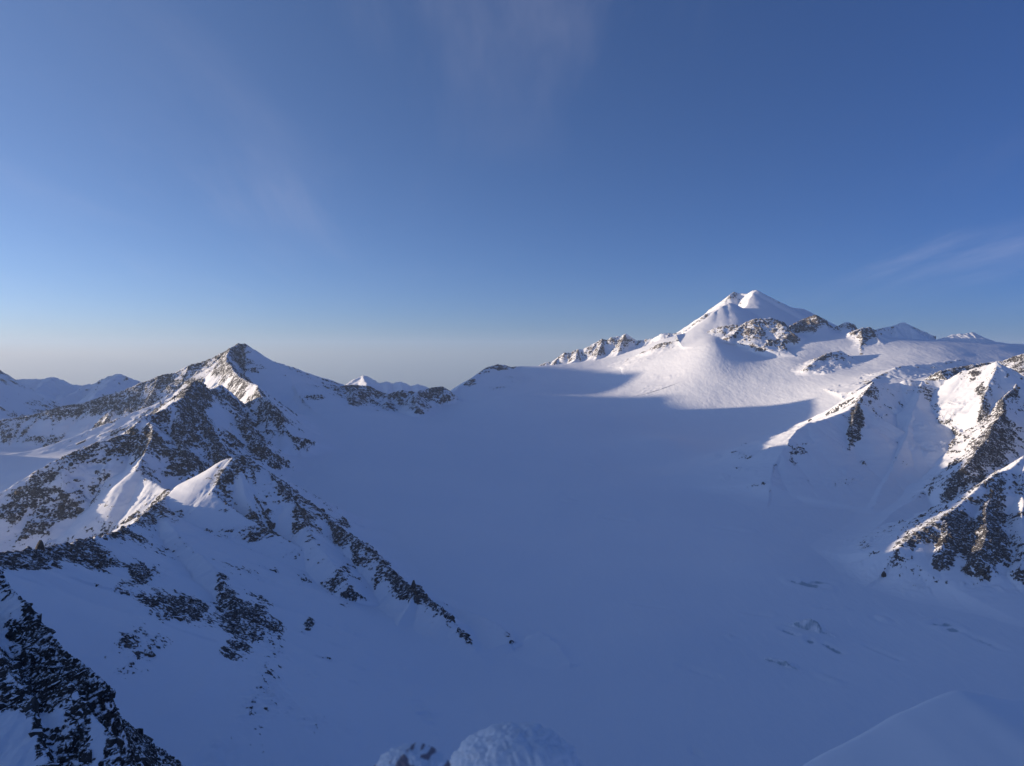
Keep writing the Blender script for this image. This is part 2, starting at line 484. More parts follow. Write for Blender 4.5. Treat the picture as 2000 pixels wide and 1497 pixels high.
# --- glacier sheet
gxs = np.concatenate([np.arange(-2600, -1300, 25), np.arange(-1300, 1300, 5.0), np.arange(1300, 3000, 14)]).astype(f32)
gys = np.concatenate([np.arange(500, 2000, 5.0), np.arange(2000, 3200, 8), np.arange(3200, 5400, 14)]).astype(f32)
GX, GY = np.meshgrid(gxs, gys)
GZ = base_height(GX, GY)
ICE = np.zeros_like(GZ)
def crevasse(px0, py0, px1, py1, w, depth, ice):
    global GZ, ICE
    p, q = hit(GZ, gxs, gys, px0, py0), hit(GZ, gxs, gys, px1, py1)
    if p is None or q is None: print("crev miss"); return
    e = (q - p)[:2]; L = np.hypot(*e)
    u = np.clip(((GX - p[0]) * e[0] + (GY - p[1]) * e[1]) / (L * L), 0, 1)
    wob = 5 * fbm(u * L / 25., u * 0 + px0, 2, 5)
    d = np.hypot(GX - p[0] - u * e[0], GY - p[1] - u * e[1]) + wob * .35
    prof = np.exp(-(d / w) ** 2) * np.sin(np.clip(u, .02, .98) * np.pi) ** .4
    GZ = GZ - depth * prof + depth * .35 * np.exp(-((d - 2.2 * w) / w) ** 2)
    ICE = np.maximum(ICE, ice * prof)
for c in ((1542,1134,1560,1139,6,4,.9),(1560,1140,1598,1146,9,5,1.2),(1575,1136,1625,1140,6,4,.8),(1600,1150,1618,1149,5,3,.7),
          (1670,1128,1690,1132,8,4,.9),(1672,1136,1686,1139,6,3,.7),
          (1820,1219,1845,1223,6,4,1.0),(1840,1218,1858,1222,8,4,1.1),(1848,1229,1872,1231,6,4,1.0),
          (1605,1256,1645,1277,5,4,1.1),(1578,1248,1586,1256,5,4,1.1),(1525,1228,1557,1241,5,4,.8),
          (1420,1240,1434,1248,5,-3,.5),(1600,1318,1640,1333,5,-3,.5),(1590,1185,1640,1190,5,3,.45),(1450,1195,1500,1203,6,3,.35),(1330,1300,1400,1325,6,3,.35),(1690,1260,1760,1290,5,3,.4),(1240,1180,1300,1188,6,3,.35),(1400,1030,1460,1040,8,4,.35),(1180,1010,1230,1018,8,4,.35),(1720,1206,1733,1212,6,-4,0),
          (1100,975,1120,979,7,-4,.4),(1150,905,1166,911,8,-4,0),(1350,1465,1368,1478,4,3,.3),(1880,1235,1960,1270,6,2.5,.5)):
    crevasse(*c)
o = grid_mesh("glacier", gxs, gys, GZ, np.ones_like(GZ, bool), M_GLAC, {"ice": ICE})
tag(o, "broad smooth blue shaded glacier filling the basin between the mountains", None, "structure")

def serac(px, py, label, R0, H0, ang, seed):
    p = hit(GZ, gxs, gys, px, py)
    xs = np.arange(p[0] - R0 * 1.5, p[0] + R0 * 1.5, 1.0).astype(f32); ys = np.arange(p[1] - R0 * 1.5, p[1] + R0 * 1.5, 1.0).astype(f32)
    X, Y = np.meshgrid(xs, ys)
    b = sample(GZ, gxs, gys, X.ravel(), Y.ravel()).reshape(X.shape)
    c, sn = math.cos(ang), math.sin(ang)
    u = (X - p[0]) * c + (Y - p[1]) * sn; v = -(X - p[0]) * sn + (Y - p[1]) * c
    u = u + 5 * fbm(X / 14., Y / 14., 3, seed); v = v + 4 * fbm(X / 11., Y / 11., 3, seed + 4)
    dome = np.exp(-(u / R0) ** 2 - (v / (R0 * .62)) ** 2)
    scarp = smooth(-1.5, 2.5, v + 0.30 * R0 * np.sin(u / 6.0) * .25)          # broken front on one side
    notch = smooth(.55, .9, ridged(u / 9., v * 0 + 2.2, 2, seed + 9))
    h = H0 * dome * scarp * (1 - .55 * notch * smooth(7, 1, np.abs(v)))
    Z = (b - 0.8 + h * 1.25).astype(f32)
    ice = smooth(3.5, 0.5, np.abs(v - .6)) * (dome > .25) * .62
    return tag(grid_mesh("serac", xs, ys, Z, h > .25, M_GLAC, {"ice": ice}), label, "ice block")
serac(1581, 1232, "broken ice block standing up from the glacier with dark notches in its front", 24, 17, -0.55, 12)
serac(1528, 1300, "long low snow lip of a crevasse left of the broken ice block", 22, 6, -0.75, 33)

# --- outer valley ground to the horizon
oxs = np.linspace(-26000, 26000, 131).astype(f32)
OX, OY = np.meshgrid(oxs, oxs)
OZ = (-1450 - (OX * OX + OY * OY) / 12.74e6 + 60 * fbm(OX / 4000., OY / 4000., 3, 77)).astype(f32)
o = grid_mesh("valley_ground", oxs, oxs, OZ, np.ones_like(OZ, bool), M_DIST, {"rock": OZ * 0 - 1.0})
tag(o, "far snow covered valley ground reaching to the horizon", None, "structure")

# --- left peak
A_left = Ridge([(-160,872,2800),(-60,842,2950),(0,820,3010),(50,813,3050),(75,806,3070),(100,798,3080),(138,790,3110),(175,783,3140),(200,773,3150),(238,763,3170),(280,746,3200),
                (313,733,3220),(338,728,3240),(371,713,3260),(401,704,3280),(426,691,3290),(451,677,3300),(461,670.5,3305),(473,670.5,3305)],
               left=.8, right=.86, fall=330, rock=.28, lam=36, gully=15)
A_right = Ridge([(473,670.5,3305),(477,671,3310),(490,685,3315),(504,700,3320),(515,696,3330),(523,699,3340),(538,713,3360),(555,724,3400),(575,726,3430),(588,734,3470),(600,738,3500),(620,745,3570),(633,752,3630),(650,755,3680)],
                left=.7, right=.62, fall=330, rock=-.04, lam=50, gully=10, cap=3.)
A_spur = Ridge([(463,671,3300),(451,679,3250),(443,692,3170),(441,705,3100),(458,723,2960),(466,735,2880),(488,745,2640),(500,752,2560),(510,768,2480),(533,795,2400),(558,830,2360),(573,862,2330)],
               left=.85, right=1.25, fall=300, rock=.02, lam=40, gully=12)
A_face = Ridge([(371,713,3255),(360,740,3190),(345,770,3110),(322,800,3020)], left=.9, right=.9, fall=300, rock=.25, lam=34, gully=14)
A_face2 = Ridge([(238,763,3165),(225,790,3090),(205,820,3010)], left=.9, right=.9, fall=300, rock=.25, lam=34, gully=14)
A_face3 = Ridge([(313,733,3220),(300,762,3140),(280,795,3050)], left=.9, right=.9, fall=300, rock=.25, lam=34, gully=14)
A_off = Ridge([(-2142,2790,-336),(-2500,2620,-225),(-2650,2300,-225),(-2600,1950,-300)], raw=True, left=.7, right=.7, fall=400, rock=.1)  # unseen ridge added to shade the snow basin below the left face
A_low = Ridge([(523,700,3335),(545,730,3233),(575,765,3089),(600,798,2945),(622,820,2848),(640,838,2752)], left=.35, right=.4, fall=250, rock=.05, lam=40, gully=5)
build("mountain", "pointed snowy peak above the left shore of the glacier with a sunlit left flank",
      [A_left, A_right, A_spur, A_low, A_off, A_face, A_face2, A_face3], (-3000, 120, 2150, 3850), 4.0, M_MID, 100, bias=-.20, patch=.6, rough=4,
      blobs=((492,722,30,30,.35),(470,700,16,24,.3)), clear=((565,760,50,26,.6),(520,740,30,20,.6),(30,895,120,18,.6)))

# --- dark rocky tower ridge in front of it
B_left = Ridge([(-160,1045,1520),(-80,1000,1600),(0,963,1680),(25,946,1700),(68,918,1730),(100,900,1755),(120,890,1770),(160,874,1800),(190,863,1825),(233,848,1860),(250,844,1880),
                (265,830,1900),(280,815,1930),(313,800,1990),(338,785,2050),(358,773,2140),(363,758,2200),(376,746,2260),(386,744,2300),(398,750,2335),(406,760,2370),(417,757,2410),(428,752,2450),(443,765,2460),(458,782,2440),(473,797,2430),(496,800,2430),(515,812,2420)],
               left=.85, right=.9, fall=300, rock=.04, lam=34, gully=14, jag=5)
B_rib = Ridge([(280,817,1928),(298,828,1900),(296,850,1850),(285,880,1790),(270,912,1720),(276,926,1710),(300,943,1670),(325,955,1635),(340,958,1615)],
              left=.85, right=.9, fall=260, rock=.05, lam=30, gully=10)
B_f1 = Ridge([(386,746,2298),(392,775,2220),(388,800,2140),(400,830,2050),(420,870,1970),(440,905,1890)], left=.95, right=.95, fall=260, rock=.35, lam=28, gully=14)
B_f2 = Ridge([(430,754,2448),(445,790,2340),(470,820,2240),(495,850,2180),(520,878,2130)], left=.9, right=.9, fall=240, rock=.35, lam=28, gully=14)
B_f3 = Ridge([(340,786,2050),(350,815,1990),(345,850,1920),(360,890,1840)], left=.9, right=.9, fall=240, rock=.25, lam=28, gully=12)
B_l1 = Ridge([(160,875,1795),(128,915,1740),(98,950,1700)], left=.75, right=.75, fall=260, rock=.02, lam=26, gully=10)
B_l2 = Ridge([(240,848,1865),(226,880,1815),(208,915,1765)], left=.75, right=.75, fall=260, rock=.02, lam=26, gully=10)
mB, ZB, xB, yB, RB = build("mountain", "dark craggy twin towered ridge standing in front of the pointed left peak",
      [B_left, B_rib, B_f1, B_f2, B_f3, B_l1, B_l2], (-2000, -300, 1150, 2800), 3.2, M_MID, 200, bias=-.14, patch=.6, rough=4,
      blobs=((400,930,60,25,.5),(390,780,25,30,.5),(225,885,25,20,.4)), clear=((240,960,60,30,.5),(170,1020,60,30,.4),(310,900,12,40,.3)))

# --- near left ridge with a sunlit tip
C_left = Ridge([(-220,1090,760),(-100,1085,790),(0,1078,860),(30,1075,890),(55,1068,915),(76,1070,940),(120,1063,1000),(160,1053,1050),(200,1045,1120),(230,1035,1180),(260,1022,1270),(280,1005,1350),(295,990,1430),(310,980,1500),(340,957,1610),(365,952,1640),(400,935,1645),(430,912,1640),(443,893,1635),(463,893,1630)],
               left=.85, right=.58, fall=280, rock=-.02, lam=30, gully=6, crest=.4, jag=4)
C_right = Ridge([(463,893,1630),(490,900,1645),(520,915,1655),(560,945,1645),(585,965,1635),(610,990,1615),(640,1015,1580),(690,1045,1510),(740,1090,1440),(770,1118,1390),(800,1142,1350),(812,1141,1340),(830,1165,1310),(870,1195,1260),(900,1235,1220),(925,1275,1185),(940,1300,1165)],
                left=.8, right=.68, fall=240, rock=.0, lam=26, gully=8, crest=.45, jag=5)
C_fr = Ridge([(455,894,1650),(470,930,1560),(490,990,1440),(520,1060,1320)], left=.5, right=.5, fall=200, rock=.02, lam=24, gully=5)
C_rib = Ridge([(300,990,1450),(340,1030,1290),(359,1056,1240),(395,1085,1190),(422,1110,1150),(445,1150,1095),(470,1200,1030),(490,1275,950)], left=.5, right=.5, fall=150, rock=-.1, lam=24, gully=5, cap=4., low=.85)
C_mid = Ridge([(520,916,1652),(570,985,1560),(600,1030,1490),(640,1090,1390),(680,1150,1300)], left=.62, right=.52, fall=180, rock=-.05, lam=24, gully=5, cap=5., low=.9)
C_mor = Ridge([(812,1143,1340),(850,1172,1335),(889,1186,1330),(925,1195,1310),(952,1208,1285),(980,1228,1250),(998,1252,1210)], left=.9, right=.4, fall=60, rock=-.05, lam=24, gully=2, cap=3., crest=.35)
C_mor2 = Ridge([(1050,1236,1250),(1071,1247,1232),(1090,1262,1205),(1108,1290,1170),(1114,1304,1150)], left=.8, right=.4, fall=60, rock=-.05, lam=24, gully=2, cap=3., crest=.3)
C_BLOBS = ((270,1128,22,14,.75),(255,1140,35,16,.4),(300,1160,40,22,.55),(345,1185,42,24,.75),(375,1180,32,30,.65),(400,1200,40,30,.7),(440,1170,22,40,.45),(455,1200,30,35,.6),(470,1230,40,30,.75),(465,1270,30,25,.75),(500,1180,22,30,.55),(530,1200,30,30,.5),(545,1230,22,25,.35),(440,1120,14,14,.45),
      (60,1090,80,14,.55),(150,1085,60,18,.45),(200,1110,40,14,.4),(60,1105,80,12,.4),(330,1010,50,25,.3),
      (600,1000,36,26,.45),(560,950,36,18,.4),(640,1040,30,20,.4),(700,1070,30,22,.5),(745,1100,22,20,.5),(655,1140,30,22,.5),(680,1180,16,14,.6),(600,1215,12,10,.45),(790,1155,20,18,.5),(820,1170,14,14,.4),(830,1240,32,16,.55),(860,1260,22,20,.55),(905,1255,22,24,.6),(930,1295,16,18,.6),(760,1190,22,12,.35),(740,1215,14,10,.35),(510,1020,30,26,.35),(440,1010,16,20,.35),(550,1040,30,16,.35),
      (950,1208,18,6,.4),(985,1240,14,10,.4),(1085,1262,16,10,.35),(1100,1285,14,12,.35),(420,935,30,10,.5),(290,990,30,16,.5))
mC, ZC, xC, yC, RC = build("mountain", "near left ridge with sunlit crest tip and dark outcrops descending to the glacier",
      [C_left, C_right, C_rib, C_mid, C_mor, C_mor2], (-1300, 420, 460, 1860), 2.4, M_MID, 300, patch=.5, bias=-.19, rough=2.4, warp=5, blend=9, rlam=26,
      blobs=C_BLOBS, clear=((430,1060,50,30,.3),(700,1230,60,30,.2)))

# --- low rocky rim at the head of the glacier
R1 = Ridge([(640,756,3330),(650,755,3350),(670,753,3400),(690,751,3420),(708,752,3440),(725,755,3450),(740,763,3470),(756,769,3500),(770,766,3480),(786,762,3470),(808,765,3500),(831,760,3550),(848,756,3580),(863,754,3600),(876,761,3640),(886,768,3680),(893,785,3560)],
           left=.7, right=.75, fall=200, rock=.35, lam=45, gully=14)
R1b = rib(R1, 3, 60, -330, 62, left=.6, right=.6, fall=180, rock=.5, lam=30, gully=8)
R1c = rib(R1, 7, 40, -300, 48, left=.6, right=.6, fall=180, rock=.3, lam=30, gully=8)
R1d = rib(R1, 10, 60, -330, 55, left=.6, right=.6, fall=180, rock=.3, lam=30, gully=8)
R2 = Ridge([(878,766,3640),(886,763,3680),(908,750,3800),(926,735,3900),(941,726,4000),(950,718,4060),(971,711,4150),(985,713,4180),(997,717,4200),(1013,716,4230),(1046,720,4250),(1101,724,4200),(1137,725,4150),(1153,721,4150),(1178,717,4150),(1195,715,4140)],
           left=.7, right=.30, fall=220, rock=.0, lam=45, gully=5)
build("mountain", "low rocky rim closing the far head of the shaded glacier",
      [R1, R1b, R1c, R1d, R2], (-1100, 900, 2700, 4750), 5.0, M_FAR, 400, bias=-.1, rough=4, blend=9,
      blobs=((1010,719,22,6,1.4),(970,716,24,7,1.0),(1110,726,40,5,.9),(915,749,18,8,1.0),(945,728,14,8,.8)))

# --- sunlit rock crest and the ice capped summit behind the upper glacier
K1 = Ridge([(1030,735,4560),(1046,722,4600),(1055,713,4610),(1068,707,4620),(1076,708,4620),(1087,698,4620),(1104,688,4620),(1115,690,4620),(1131,681,4620),(1140,682,4620),(1153,675,4620),(1165,669,4620),(1178,662,4620),(1186,664,4620),(1195,658,4610),(1214,656,4610),(1222,651,4600),(1233,659,4590),(1241,666,4580),(1258,663,4540),(1274,661,4500),(1296,651,4450),(1321,651,4430),(1349,647,4400)],
           left=.8, right=.85, fall=300, rock=.12, lam=45, gully=24, jag=5)
K1r = [rib(K1, i, dx, -260, 150, left=.85, right=.85, fall=220, rock=.3, lam=40, gully=12) for i, dx in ((5,-70),(8,-90),(12,-80),(16,-90))]
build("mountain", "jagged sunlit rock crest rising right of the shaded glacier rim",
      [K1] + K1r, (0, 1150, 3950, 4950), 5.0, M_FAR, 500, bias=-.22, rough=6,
      clear=((1290,662,40,10,1.2),(1340,655,40,8,1.2)))
K2 = Ridge([(1190,716,4090),(1197,713,4100),(1210,707,4100),(1225,701,4090),(1240,697,4080),(1252,688,4070),(1265,682,4050),(1280,674,4030),(1292,670,4010),(1307,667,4000),(1325,666,3980),(1346,657,3960),(1360,653,3950),(1376,649,3940),(1395,641,3930),(1412,636,3920),(1431,633,3920),(1455,638,3900)],
           left=.5, right=.75, fall=160, rock=.2, lam=40, gully=8)
build("mountain", "short dark topped rock band stepping up towards the ice capped summit",
      [K2], (300, 1500, 3500, 4450), 5.5, M_FAR, 550, bias=-.02, rough=4, blend=8,
      blobs=((1215,705,20,8,.5),(1270,680,25,10,.5)), clear=((1330,662,20,8,.5),))
W1 = Ridge([(1335,651,4390),(1349,647,4400),(1362,633,4400),(1368,624,4410),(1376,614,4420),(1383,611,4425),(1395,606,4430),(1406,597,4440),(1417,587,4460),(1426,576,4490),(1434,570,4530),(1442,572,4520),(1452,573,4500),(1461,573,4480),(1470,567,4450),(1476,566,4440)],
           left=.8, right=.85, fall=500, rock=-.1, lam=60, gully=8)
W1b = Ridge([(1476,566,4440),(1490,573,4510),(1505,581,4580),(1520,590,4630),(1532,596,4670),(1550,601,4740),(1568,603,4800),(1579,614,4840),(1600,628,4900),(1640,650,4950)],
            left=.8, right=.55, fall=500, rock=-.2, lam=70, gully=5)
W2 = Ridge([(1300,657,3950),(1340,650,4010),(1362,636,4060),(1378,622,4090),(1395,608,4130),(1410,598,4170),(1423,592,4200),(1434,593,4220),(1443,598,4240),(1452,602,4270),(1458,599,4320),(1463,586,4370),(1470,572,4420),(1477,567,4440)],
           left=1.0, right=.58, fall=500, rock=-.4, lam=90, gully=0)
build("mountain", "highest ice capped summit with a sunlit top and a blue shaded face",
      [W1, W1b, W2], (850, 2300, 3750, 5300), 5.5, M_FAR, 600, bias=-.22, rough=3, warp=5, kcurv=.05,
      blobs=((1495,602,14,12,.35),(1380,616,5,4,.5),(1434,574,6,5,.4)))

# --- rock outcrops standing out of the upper glacier
def outcrop(label, top, box, seed, front=.75, back=.5, fall=160, rock=.22, ribs=(), bias=-.02, gully=12, **kw):
    r = Ridge(top, left=back, right=front, fall=fall, rock=rock, lam=34, gully=gully)
    rs = [r] + [rib(r, i, dx, dy, dz, left=.7, right=.7, fall=fall, rock=rock, lam=26, gully=8) for i, dx, dy, dz in ribs]
    return build("rock_outcrop", label, rs, box, 4.5, M_FAR, seed, bias=bias, rough=5, blend=7, **kw)
outcrop("broad speckled rock outcrop directly below the ice capped summit",
        [(1425,690,3780),(1437,662,3830),(1450,637,3880),(1463,628,3900),(1475,622,3900),(1490,621,3900),(1507,620,3900),(1522,625,3900),(1530,640,3890)], (950, 1480, 3500, 4150), 700,
        ribs=((3,40,-170,95),(6,60,-170,95),(7,60,-150,110)))
outcrop("pointed rock outcrop on the skyline just right of the ice capped summit",
        [(1553,630,3930),(1565,625,3950),(1580,619,3960),(1593,614,3960),(1603,622,3960),(1615,635,3950)], (1350, 1750, 3650, 4200), 720,
        ribs=((2,-20,-180,110),(4,-20,-150,90)), blobs=((1588,640,22,20,.7),(1600,625,12,10,.5)))
outcrop("small dark knob on the skyline right of the pointed outcrop",
        [(1632,638,3960),(1645,634,3970),(1655,628,3970),(1662,634,3970),(1668,647,3960)], (1550, 1900, 3750, 4200), 740, front=.6)
outcrop("long rock rib falling from the skyline to the middle of the sunlit snowfield",
        [(1668,650,3720),(1681,640,3740),(1697,639,3750),(1710,646,3740),(1722,656,3720)], (1250, 1900, 3150, 3980), 760,
        ribs=((1,-110,-260,150),(2,-20,-290,165),(3,60,-270,150),(4,70,-240,130)), blobs=((1700,690,30,26,.8),(1662,700,24,10,.8),(1690,658,14,12,.7),(1715,705,20,10,.6)))
outcrop("narrow dark rock fin in the snow left of the long rib",
        [(1574,719,3330),(1588,708,3370),(1602,699,3400),(1615,690,3440),(1640,684,3480)], (1220, 1560, 3200, 3600), 770, front=.6, back=.6, fall=70, gully=5)
outcrop("snowy faceted peak with rocky face on the right skyline",
        [(1700,648,4250),(1725,640,4280),(1737,638,4290),(1747,634,4300),(1757,631,4300),(1768,629,4300),(1776,635,4300),(1788,645,4290),(1806,661,4270),(1830,668,4260)], (1900, 2550, 3950, 4600), 780, front=.8, fall=220,
        ribs=((3,-30,-170,110),(5,30,-170,120)), bias=-.35, rock=-.1)
outcrop("flat topped rocky knoll at the right end of the skyline",
        [(1828,667,3720),(1840,661,3740),(1860,653,3760),(1875,652,3760),(1890,651,3760),(1906,649,3760),(1923,658,3760),(1940,666,3750),(1965,672,3740),(2000,673,3740),(2080,676,3740)], (1900, 2900, 3400, 4050), 790, front=.55, fall=150, rock=.1,
        ribs=((1,-20,-160,75),), blobs=((1850,668,24,10,.6),(1880,684,26,5,.8)))
outcrop("low broken rock step beside the shaded glacier edge above the right mountain",
        [(1675,760,2900),(1690,748,2960),(1705,738,3000),(1722,732,3030),(1739,722,3060),(1752,716,3080),(1770,713,3100),(1790,712,3110),(1813,710,3120),(1845,706,3140),(1880,701,3170)], (1250, 1950, 2650, 3350), 795, front=.5, back=.35, fall=60, rock=.1, gully=4,
        blobs=((1730,738,24,8,.5),(1690,752,14,8,.4)))

# --- right hand mountain
H_top = Ridge([(1690,765,2550),(1698,752,2580),(1706,745,2600),(1725,748,2610),(1745,748,2615),(1758,749,2620),(1766,742,2620),(1777,741,2620),(1794,743,2620),(1821,742,2610),(1845,741,2600),(1857,740,2590),(1863,734,2580),(1879,724,2560),(1901,720,2540),(1923,713,2520),(1945,706,2500),(1952,713,2500),(1959,718,2490),(1970,719,2480),(1986,731,2460),(2010,745,2430),(2060,770,2400),(2150,800,2380)],
              left=.7, right=.80, fall=420, rock=.0, lam=40, gully=9)
H_but = Ridge([(1706,745,2600),(1690,763,2545),(1678,783,2480),(1668,808,2410),(1662,832,2350),(1664,862,2290),(1650,900,2200),(1630,950,2070)],
              left=.75, right=.85, fall=330, rock=.25, lam=30, gully=10)
H_wing = Ridge([(1678,785,2475),(1656,801,2440),(1615,816,2400),(1579,826,2350),(1560,837,2320),(1543,856,2270),(1527,884,2200),(1513,911,2150),(1507,945,2060)],
               left=.6, right=.42, fall=260, rock=-.05, lam=30, gully=7)
H_r1 = Ridge([(1947,708,2498),(1935,740,2430),(1925,765,2380),(1918,795,2310)], left=.8, right=.75, fall=300, rock=.0, lam=30, gully=7)
H_r2 = Ridge([(1986,731,2460),(1980,760,2380),(1962,778,2320),(1957,800,2250),(1943,825,2180),(1930,850,2110),(1905,885,2010),(1880,910,1940)], left=.95, right=.8, fall=320, rock=.12, lam=28, gully=12)
H_r3 = Ridge([(1800,743,2618),(1790,790,2480),(1770,850,2330),(1740,920,2150),(1700,1000,1950)], left=.5, right=.5, fall=300, rock=-.1, lam=30, gully=7)
H_low = Ridge([(1905,885,2080),(1860,920,2050),(1800,960,2000),(1740,1010,1890),(1700,1050,1760)], left=.55, right=.5, fall=260, rock=.05, lam=30, gully=8)
mH, ZH, xH, yH, RH = build("mountain", "right hand mountain with a sharp sunlit pyramid above shaded lower slopes",
      [H_top, H_but, H_wing, H_r1, H_r2, H_r3, H_low], (420, 2300, 1150, 2950), 3.2, M_MID, 800, bias=-.32, rough=3, warp=6,
      blobs=((1672,815,14,36,.9),(1665,850,14,14,.7),(1955,800,9,26,.7),(1940,850,34,28,.9),(1930,890,36,22,.6),(1905,870,14,10,.4),(1905,728,12,4,.5),(1915,770,8,16,.4),(1968,733,5,7,.5),
             (1560,885,16,30,.4),(1545,910,14,20,.4),(1600,950,20,18,.35),(1640,960,30,20,.3),(1780,975,40,18,.4),(1860,900,14,14,.4),(1740,740,20,5,.3),(1830,780,40,18,.3),(1690,900,18,12,.4),(1860,865,10,14,.4),(1800,970,24,10,.4),(1720,985,20,10,.3)),
      clear=((1890,800,22,36,.7),(1780,830,40,34,.5),(1625,850,30,12,.5),(1850,790,14,30,.4)))
I_top = Ridge([(2250,780,2030),(2120,830,1960),(2040,868,1910),(1998,889,1880),(1971,914,1840),(1941,927,1800),(1911,948,1760),(1887,975,1720),(1872,995,1690),(1850,1040,1540),(1832,1090,1480)],
              left=.8, right=.85, fall=300, rock=.05, lam=26, gully=9)
I_f1 = Ridge([(1941,929,1798),(1930,975,1720),(1925,1030,1540),(1915,1090,1450)], left=.8, right=.8, fall=240, rock=.12, lam=20, gully=12)
I_f2 = Ridge([(1998,891,1878),(1995,960,1760),(2000,1040,1540),(1990,1110,1430)], left=.8, right=.8, fall=240, rock=.0, lam=20, gully=10)
I_low = Ridge([(1885,978,1718),(1840,1010,1590),(1790,1040,1560),(1750,1068,1530)], left=.6, right=.5, fall=200, rock=.1, lam=24, gully=7)
mI, ZI, xI, yI, RI = build("mountain", "spur with black cliffs and a thin sunlit crest at the right edge",
      [I_top, I_f1, I_f2, I_low], (480, 1900, 900, 2100), 2.6, M_MID, 850, bias=-.25, rough=3.2, warp=5,
      blobs=((1880,1020,40,26,.7),(1870,1060,44,26,.8),(1930,1060,44,34,.8),(1940,1000,24,40,.5),(1845,1095,20,12,.6),(1770,1055,34,18,.45),(1800,1030,22,14,.4),(1885,1115,14,8,.5),(1960,1080,26,14,.5)),
      clear=((1910,960,22,9,.8),(1970,918,20,7,.8)))
Q_top = Ridge([(1830,725,2850),(1880,714,2880),(1915,709,2880),(1935,707,2880),(1953,704,2870),(1970,699,2860),(1986,694,2850),(2000,691,2840),(2060,680,2830),(2200,670,2830)],
              left=.6, right=.75, fall=260, rock=.2, lam=34, gully=9)
build("mountain", "shaded rocky shoulder behind the sunlit pyramid at the right edge",
      [Q_top], (1500, 2500, 2450, 3150), 4.5, M_MID, 870, bias=.0, rough=4)

# --- foreground rock rib, snow knoll, and the summit the photograph was taken from
D_r = Ridge([(-900,330,-75),(-620,420,-36),at(-200,930,430),at(-80,1030,380),at(0,1108,345),at(25,1140,335),at(60,1172,322),at(95,1218,309),at(118,1255,300),at(150,1285,292),at(178,1310,285),at(200,1331,281),at(206,1340,279)],
            raw=True, left=1.8, right=.62, fall=120, rock=.32, lam=9, gully=2.5, low=.9, east=1.6, jag=1.2, cap=4.)  # crest's unseen left end is raised to shade the foreground
D_r2 = Ridge([at(70,1300,285),at(110,1318,272),at(140,1345,262),at(165,1378,255),at(195,1412,249),at(215,1440,244),at(240,1468,239),at(268,1497,234),at(285,1540,226)],
             raw=True, left=1.6, right=.55, fall=120, rock=.2, lam=9, gully=2.5, low=.9, east=1.6, jag=1.2, cap=3.)
D_r3 = Ridge([at(-80,1150,320),at(-30,1230,292),at(10,1300,270),at(40,1370,254),at(62,1430,242),at(90,1500,230),at(110,1560,220)], raw=True, left=.8, right=.5, fall=100, rock=.15, lam=9, gully=2, low=.9, east=1.0, jag=1.2)
G_top = Ridge([(-640,430,-40),(-560,330,-12),(-430,190,0),(-310,80,12),(-170,28,20),(-110,16,14),(-60,9,8.5),(-25,3.5,3.4),(-8,.5,-.8),(-3,0,-1.7),(2,0.3,-1.7)], raw=True, left=1.0, right=.8, fall=900, rock=.1, lam=12, gully=.0, jag=0, low=.85)  # the rise to the left is added, out of view, to shade the foreground
def near_base(X, Y): return base_height(X, Y)
mD, ZD, xD, yD, RD = build("mountain", "steep dark boulder covered rib in the lower left corner",
      [D_r, D_r2, D_r3], (-520, -40, 120, 480), 0.7, M_NEAR, 900, cover=.08, bias=-.14, rough=1.5, rlam=11, warp=2.5, blend=5, slope0=35,
      blobs=((60,1200,50,40,.35),(110,1290,60,50,.5),(40,1330,60,60,.35),(150,1440,50,50,.3),(250,1470,40,24,.35),(30,1120,40,24,.4)),
      clear=((25,1190,22,22,.8),(15,1450,40,50,1.4),(190,1430,14,50,.9),(100,1405,26,16,.8),(0,1240,14,30,.7),(175,1372,22,12,.5)))
E_top = Ridge([at(900,1880,166),at(1200,1665,172),at(1400,1562,177),at(1520,1496,180),at(1600,1450,181),at(1640,1432,181.5),at(1700,1402,183),at(1745,1376,184),at(1780,1366,184.5),at(1805,1354,185),at(1840,1341,186),at(1866,1331,186.5),at(1882,1334,187.5),at(1900,1339,189),at(1915,1339,190),at(1935,1346,192),at(1965,1353,196),at(2000,1355,200),at(2120,1352,212),at(2400,1420,232),at(2800,1620,240)],
              raw=True, left=1.6, right=.14, fall=200, rock=-.3, lam=14, gully=.0, jag=.12, low=.97, near=True)
build("snow_knoll", "smooth pale snow knoll with a low peak in the lower right corner",
      [E_top], (30, 260, 60, 300), 0.8, M_NEAR, 920, soften=8, bias=-.6, rough=.25, warp=1.5, blend=5, kslope=.0, kcurv=.02,
      blobs=((1660,1424,12,2.5,.35),(1700,1401,8,2.5,.4),(1770,1371,12,2.5,.45),(1790,1362,6,2.5,.4),(1723,1422,10,3,.25)))
FIELDS_G = build("mountain", "snowy summit slope falling away below the viewpoint, with an unseen ridge added for shade",
      [G_top], (-1000, 420, -460, 800), 4.0, M_NEAR, 940, bias=-.5, rough=.0, warp=0, blend=5)


